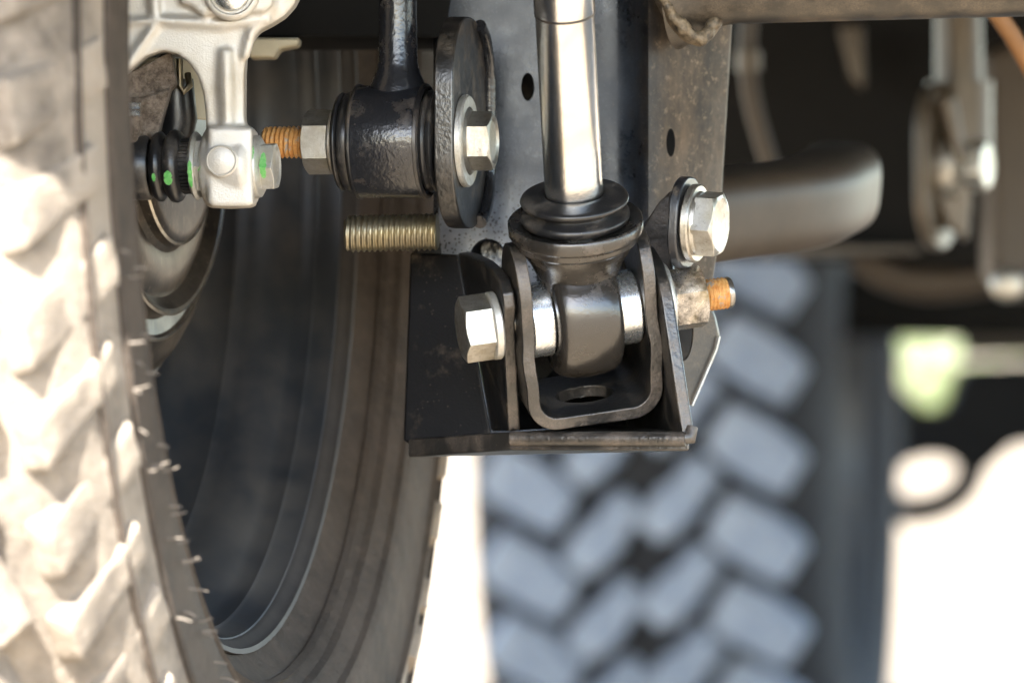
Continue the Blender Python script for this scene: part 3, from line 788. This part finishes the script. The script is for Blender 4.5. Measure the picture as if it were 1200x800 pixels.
# in frame ef: z=a_, y=u, x = y.cross(z) = u x a = -f_
base_ang = math.pi - camang                        # direction of the camera in (x,y)
bm = nb(); washer(bm, ef, 17, 40, -99, -110, 2); wsh = obj('washer', bm, M['zinc_white'], cb, sharp=30)
bm = nb(); washer(bm, ef, 17, 46, 99, 107, 2); obj('washer', bm, M['zinc_white'], cb, sharp=30)
bm = nb(); hexhead(bm, ef, 34, -110, -144, rot=base_ang - R(30), dish=1.5); obj('bolt_head', bm, M['zinc'], cb, sharp=30)
bm = nb(); lathe(bm, ef, [(0.1, 107), (36, 107), (35, 111), (0.1, 111)], 48); hexhead(bm, ef, 33.5, 110, 149, rot=base_ang - R(8)); obj('nut', bm, M['nut'], cb, sharp=30)
bm = nb(); thread(bm, ef, 19.5, 148, 180, 4.6, 2.0); obj('thread', bm, M['rust'], cb, sharp=80)
bm = nb(); lathe(bm, ef, [(16, 177), (18, 178), (18.5, 181), (16.5, 184), (0.1, 184.5)], 32); obj('thread_tip', bm, M['nut'], cb, sharp=50)
bm = nb(); lathe(bm, ef, [(16.5, -110), (16.5, 148)], 24); obj('shank', bm, M['zinc'], cb)
# the box bracket
bx = thing('shock_mount', 'black folded steel box bracket that carries the clevis', 'bracket', pt(640, 420, 60))
bm = nb(); slab(bm, [L(-98, q, r) for q, r in ((22, 6), (33, 34), (28, 50), (12, 60), (-30, 58), (-80, 48), (-159, 25), (-217, 5), (-84, -172), (17, -130))], a_ * 15)
coat_facing(obj('arm', bm, M['edge'], bx, bevel=3, seg=3), M['edge_lit'], f_, .6)
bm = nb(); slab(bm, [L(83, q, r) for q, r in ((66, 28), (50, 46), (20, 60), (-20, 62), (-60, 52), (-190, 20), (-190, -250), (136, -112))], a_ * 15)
coat_facing(obj('arm', bm, M['edge'], bx, bevel=3, seg=3), M['edge_lit'], f_, .6)
# floor with front lip
l0, l1 = L(-96, 17, -130), L(92, 137, -108); b1 = L(96, -190, -215)
b1.z = l1.z + 4
bm = nb(); slab(bm, [l0, l1, b1, pt(484, 514, 170), pt(478, 514, 160)], (0, 0, -22)); coat_facing(obj('floor', bm, M['edge'], bx, bevel=3, seg=3), M['edge_lit'], (0, -1, 0), .6)
bm = nb(); tube(bm, [l0 + Vector((2, -1, -8)), l0.lerp(l1, .5) + Vector((0, -2, -8)), l1 + Vector((-4, -2, -8))], 8.6, 14); tube(bm, [l1 + Vector((-12, 0, -8)), l1 + Vector((0, 3, -6)), l1 + Vector((3, 6, 6))], [8, 9, 7], 14)
obj('front_lip', bm, M['edge_lit'], bx, sharp=60)
ctop, cbot = L(-98, -214, 4), L(-98, -84, -172)
lt, lbm = pt(481, 296, 200), pt(473, 516, 165)
bm = nb(); slab(bm, [lt, ctop, cbot, cbot + Vector((-2, 0, -10)), pt(500, 531, 140), pt(494, 529, 144), lbm], (0, 14, 0))
obj('flank', bm, M['black_matt'], bx, bevel=3, seg=3)
bm = nb(); slab(bm, [L(-88, -190, -60), L(97, -170, -60), L(97, -150, -225), L(-88, -120, -190)], (0, 10, 0)); obj('dark_backing', bm, M['black_matt'], bx)  # dark sheet added so the inside of the box stays black
bm = nb(); slab(bm, [pt(482, 297, 203), pt(500, 276, 206), pt(515, 236, 210), pt(519, 300, 203)], (0, 12, 0)); obj('gusset', bm, M['black_matt'], bx, bevel=2)

# ================================================================ SWAY BAR ON THE RIGHT (out of focus)
sb = thing('sway_bar', 'thick bronze black bar bending away behind the bracket, pale light along its underside', 'bar', pt(930, 240, 500))
bm = nb()
pth = [pt(790, 258, 330), pt(850, 250, 420), pt(910, 243, 520), pt(948, 236, 620), pt(970, 226, 760), pt(982, 220, 940), pt(984, 214, 1300), pt(984, 214, 2000)]
tube(bm, catm(pth), 56, 48, sq=3.4); obj('bar_body', bm, M['bar'], sb, sharp=60)

# added dark backdrop, shaped as a gearbox / skid mass behind it
gb = thing('gearbox_backdrop', 'black gearbox and skid plate added as a dark backdrop behind the bar', 'gearbox', pt(1000, 150, 3200))
bm = nb(); D_ = 3200
slab(bm, [pt(830, -30, D_), pt(1300, -30, D_), pt(1300, 318, D_), pt(1060, 316, D_), pt(1040, 300, D_), pt(830, 296, D_)], (0, 900, 0))
obj('housing', bm, M['dark'], gb, bevel=20)
bm = nb(); slab(bm, [pt(983, 30, 3100), pt(1012, 28, 3100), pt(1014, 106, 3100), pt(998, 92, 3100)], (0, 60, 0)); obj('fin', bm, M['far_steel'], gb, bevel=8)
bm = nb(); slab(bm, [pt(900, 288, 3100), pt(1080, 288, 3100), pt(1080, 296, 3100), pt(900, 300, 3100)], (0, 300, 0)); obj('skid_edge', bm, M['brown_metal'], gb, bevel=4)
gt = thing('exhaust_pipe', 'pale blurred pipe below the skid plate on the right', 'pipe', pt(1100, 330, 3300))
bm = nb(); tube(bm, catm([pt(1010, 296, 3300), pt(1040, 318, 3300), pt(1090, 330, 3300), pt(1160, 322, 3300), pt(1260, 300, 3300)]), 36, 24); obj('pipe_body', bm, M['bar'], gt, sharp=60)

bl = thing('brake_line', 'thin dull hose hanging in the dark gap right of the bracket', 'hose', pt(880, 100, 2300))
bm = nb(); tube(bm, catm([pt(884, -30, 2300), pt(876, 50, 2300), pt(882, 120, 2330), pt(905, 200, 2360)]), [14] * 19, 12); obj('hose_body', bm, M['bar'], bl, sharp=60)
bm = nb(); tube(bm, [pt(877, 60, 2300), pt(878, 84, 2302)], 20, 12); obj('fitting', bm, M['far_steel'], bl, sharp=40)
# right hand shock and its bracket, blurred
rs = thing('rear_shock', 'blurred dusty shock absorber tube with a steel mounting cup at far right', 'shock absorber', pt(1120, 200, 2200))
D_ = 2200; q2 = kk(D_) / kk(1300)
bm = nb(); tube(bm, [pt(1122, -40, D_), pt(1124, 100, D_)], [32 * q2, 34 * q2], 28); tube(bm, [pt(1124, 96, D_), pt(1124, 190, D_)], [46 * q2, 46 * q2], 28); obj('shock_tube', bm, M['far_steel'], rs, sharp=50)
cf = axis_frame(pt(1098, 195, D_ - 30), (.93, -.36, 0), kk(D_))
bm = nb(); prism(bm, cf, stadium(70, 98, 66), -8, 8); obj('mounting_plate', bm, M['far_steel'], rs, bevel=6)
bm = nb(); lathe(bm, cf, [(0.1, 8), (42, 8), (44, 14), (40, 30), (0.1, 30)], 32); hexhead(bm, cf, 26, 30, 62, rot=.3); obj('cup', bm, M['zinc'], rs, sharp=40)
bm = nb(); tube(bm, [pt(1108, 118, D_ - 80), pt(1124, 190, D_ - 80)], [16 * q2, 10 * q2], 12); obj('tube_flute', bm, M['far_steel'], rs, sharp=60)
bm = nb(); slab(bm, [pt(1085, 190, D_ - 60), pt(1142, 190, D_ - 60), pt(1134, 285, D_ - 60), pt(1108, 262, D_ - 60)], (0, 50, 0)); obj('gusset', bm, M['far_steel'], rs, bevel=8)
ca = thing('control_arm', 'broad dark arm running down the right edge behind the shock', 'control arm', pt(1175, 200, 2700))
bm = nb(); D_ = 2700
slab(bm, [pt(1150, 60, D_), pt(1240, 20, D_), pt(1240, 352, D_), pt(1180, 350, D_), pt(1160, 320, D_)], (0, 200, 0)); obj('arm_body', bm, M['bar'], ca, bevel=25, seg=4)
bm = nb(); lathe(bm, Fr(pt(1181, 333, D_ - 10), (kk(D_), 0, 0), (0, 0, kk(D_)), (0, -1, 0)), [(20, -10), (20, 8), (16, 14), (0.1, 15)], 24); obj('arm_bolt', bm, M['zinc'], ca, sharp=50)
oc = obj('orange_hose', (lambda b: (tube(b, [pt(1150, -10, 700), pt(1185, 40, 720), pt(1225, 110, 760)], 12, 14), b)[1])(nb()), M['spring'], loc=pt(1190, 40, 700))
tag(oc, 'orange hose crossing the top right corner', 'hose')

# ================================================================ REAR WHEEL
rpsi = .15
rn_ = Vector((math.cos(rpsi), -math.sin(rpsi), 0))
RC = Vector(((770 - 600) * 2 * S + .046, 2.80, -.085)) * U
rw = thing('rear_wheel', 'blurred rear off-road tyre with bluish chevron tread in the shade', 'wheel', RC)
rf = axis_frame(RC, rn_)
bm = nb()
HWT = 120
lathe(bm, rf, mm((215, HWT - 5), (232, HWT + 12), (262, HWT + 30), (300, HWT + 36), (345, HWT + 26), (372, HWT + 8), (380, HWT - 14), (383, 60), (384, 0), (383, -60), (380, -HWT + 14), (372, -HWT - 8), (345, -HWT - 26), (300, -HWT - 36), (262, -HWT - 30), (232, -HWT - 12), (215, -HWT + 5)), 120)
rt = obj('tyre', bm, M['tyre_groove'], rw, sharp=60)
bm = nb(); lathe(bm, rf, mm((215, 125), (208, 118), (200, 80), (195, 0), (0.1, -40)), 72); lathe(bm, rf, mm((215, -125), (208, -118), (195, 0)), 72); obj('rim', bm, M['rim'], rw)
def rear_lug(kind):
    bm = nb(); u_ = 1 / 1000
    if kind == 'sh': top = [(-21, -35), (14, -37), (21, -24), (22, 14), (19, 36), (-13, 37), (-20, 22), (-22, 4)]
    else: top = [(-14, -35), (8, -37), (14, -26), (17, 2), (13, 10), (15, 34), (-8, 37), (-15, 26), (-12, 4), (-17, -4)]
    b = [bm.verts.new(Vector((x * 1.1, -3, z * 1.05)) * u_) for x, z in top]; t = [bm.verts.new(Vector((x, 12, z)) * u_) for x, z in top]
    n = len(b); bm.faces.new(b[::-1]); bm.faces.new(t)
    for i in range(n): bm.faces.new((b[i], b[(i + 1) % n], t[(i + 1) % n], t[i]))
    bmesh.ops.recalc_face_normals(bm, faces=bm.faces)
    bmesh.ops.bevel(bm, geom=list(bm.edges), offset=.0014, segments=2, affect='EDGES', clamp_overlap=True)
    
    for v in bm.verts: v.co.x *= 1.07; v.co.z *= 1.05; v.co.y *= 1.2
    me = bpy.data.meshes.new('tread_block'); bm.to_mesh(me); bm.free(); me.materials.append(M['tyre_rear']); return me
rl, rc_ = rear_lug('sh'), rear_lug('c')
NR = 33; RS = (30, -50)
for i in range(NR):
    a = 2 * math.pi * i / NR; st_ = 2 * math.pi / NR
    place_lug(rl, None, rw, rf, a, .383, -.095, spin=R(RS[0]))
    place_lug(rc_, None, rw, rf, a + st_ * .5, .384, -.032, spin=R(RS[1]))
    place_lug(rc_, None, rw, rf, a + st_ * .1, .384, .031, spin=R(RS[1]))
    place_lug(rl, None, rw, rf, a + st_ * .55, .383, .094, spin=R(RS[0]))

# rear axle and bits beyond
ra = thing('rear_axle', 'dark rear axle beam in shade right of the rear tyre', 'axle', pt(1100, 360, 7600))
bm = nb(); tube(bm, [pt(960, 356, 7900), pt(1320, 362, 7900)], 84, 24); tube(bm, [pt(955, 320, 7900), pt(960, 640, 7900)], 60, 16); obj('axle_tube', bm, M['dark'], ra, sharp=60)
hb = thing('hitch_bar', 'pale blurred horizontal bar beyond the axle at the right edge', 'bar', pt(1170, 405, 9500))
bm = nb(); tube(bm, [pt(1125, 404, 9300), pt(1300, 402, 9300)], 36, 20); obj('bar_body', bm, M['far_steel'], hb, sharp=60)
hr = thing('tow_hitch', 'black tow hitch silhouette with a round loop against bright ground', 'hitch', pt(1120, 480, 10000))
D_ = 10000; kf2 = kk(D_)
bm = nb()
slab(bm, [pt(1130, 426, D_), pt(1300, 420, D_), pt(1300, 518, D_), pt(1190, 524, D_), pt(1150, 560, D_), pt(1125, 540, D_), pt(1110, 510, D_), pt(1020, 520, D_), pt(1006, 470, D_), pt(1050, 445, D_), pt(1085, 480, D_), pt(1112, 478, D_)], (0, 300, 0))
obj('hitch_plate', bm, M['dark'], hr, bevel=14)
bm = nb(); tube(bm, [pt(1082 + 56 * math.cos(2 * math.pi * i / 28), 558 + 39 * math.sin(2 * math.pi * i / 28) - 8 * math.cos(2 * math.pi * i / 28), D_) for i in range(29)], 46, 12, cap=False); obj('hitch_loop', bm, M['dark'], hr, sharp=60)
bm = nb(); slab(bm, [pt(1000, 300, D_ + 400), pt(1300, 300, D_ + 400), pt(1300, 392, D_ + 400), pt(1000, 392, D_ + 400)], (0, 400, 0)); obj('cross_beam', bm, M['dark'], hr, bevel=10)
bm = nb(); tube(bm, [pt(978, 300, D_ + 200), pt(985, 540, D_ + 200), pt(1004, 600, D_ + 200), pt(1012, 830, D_ + 200)], 75, 12); obj('side_post', bm, M['dark'], hr, sharp=60)
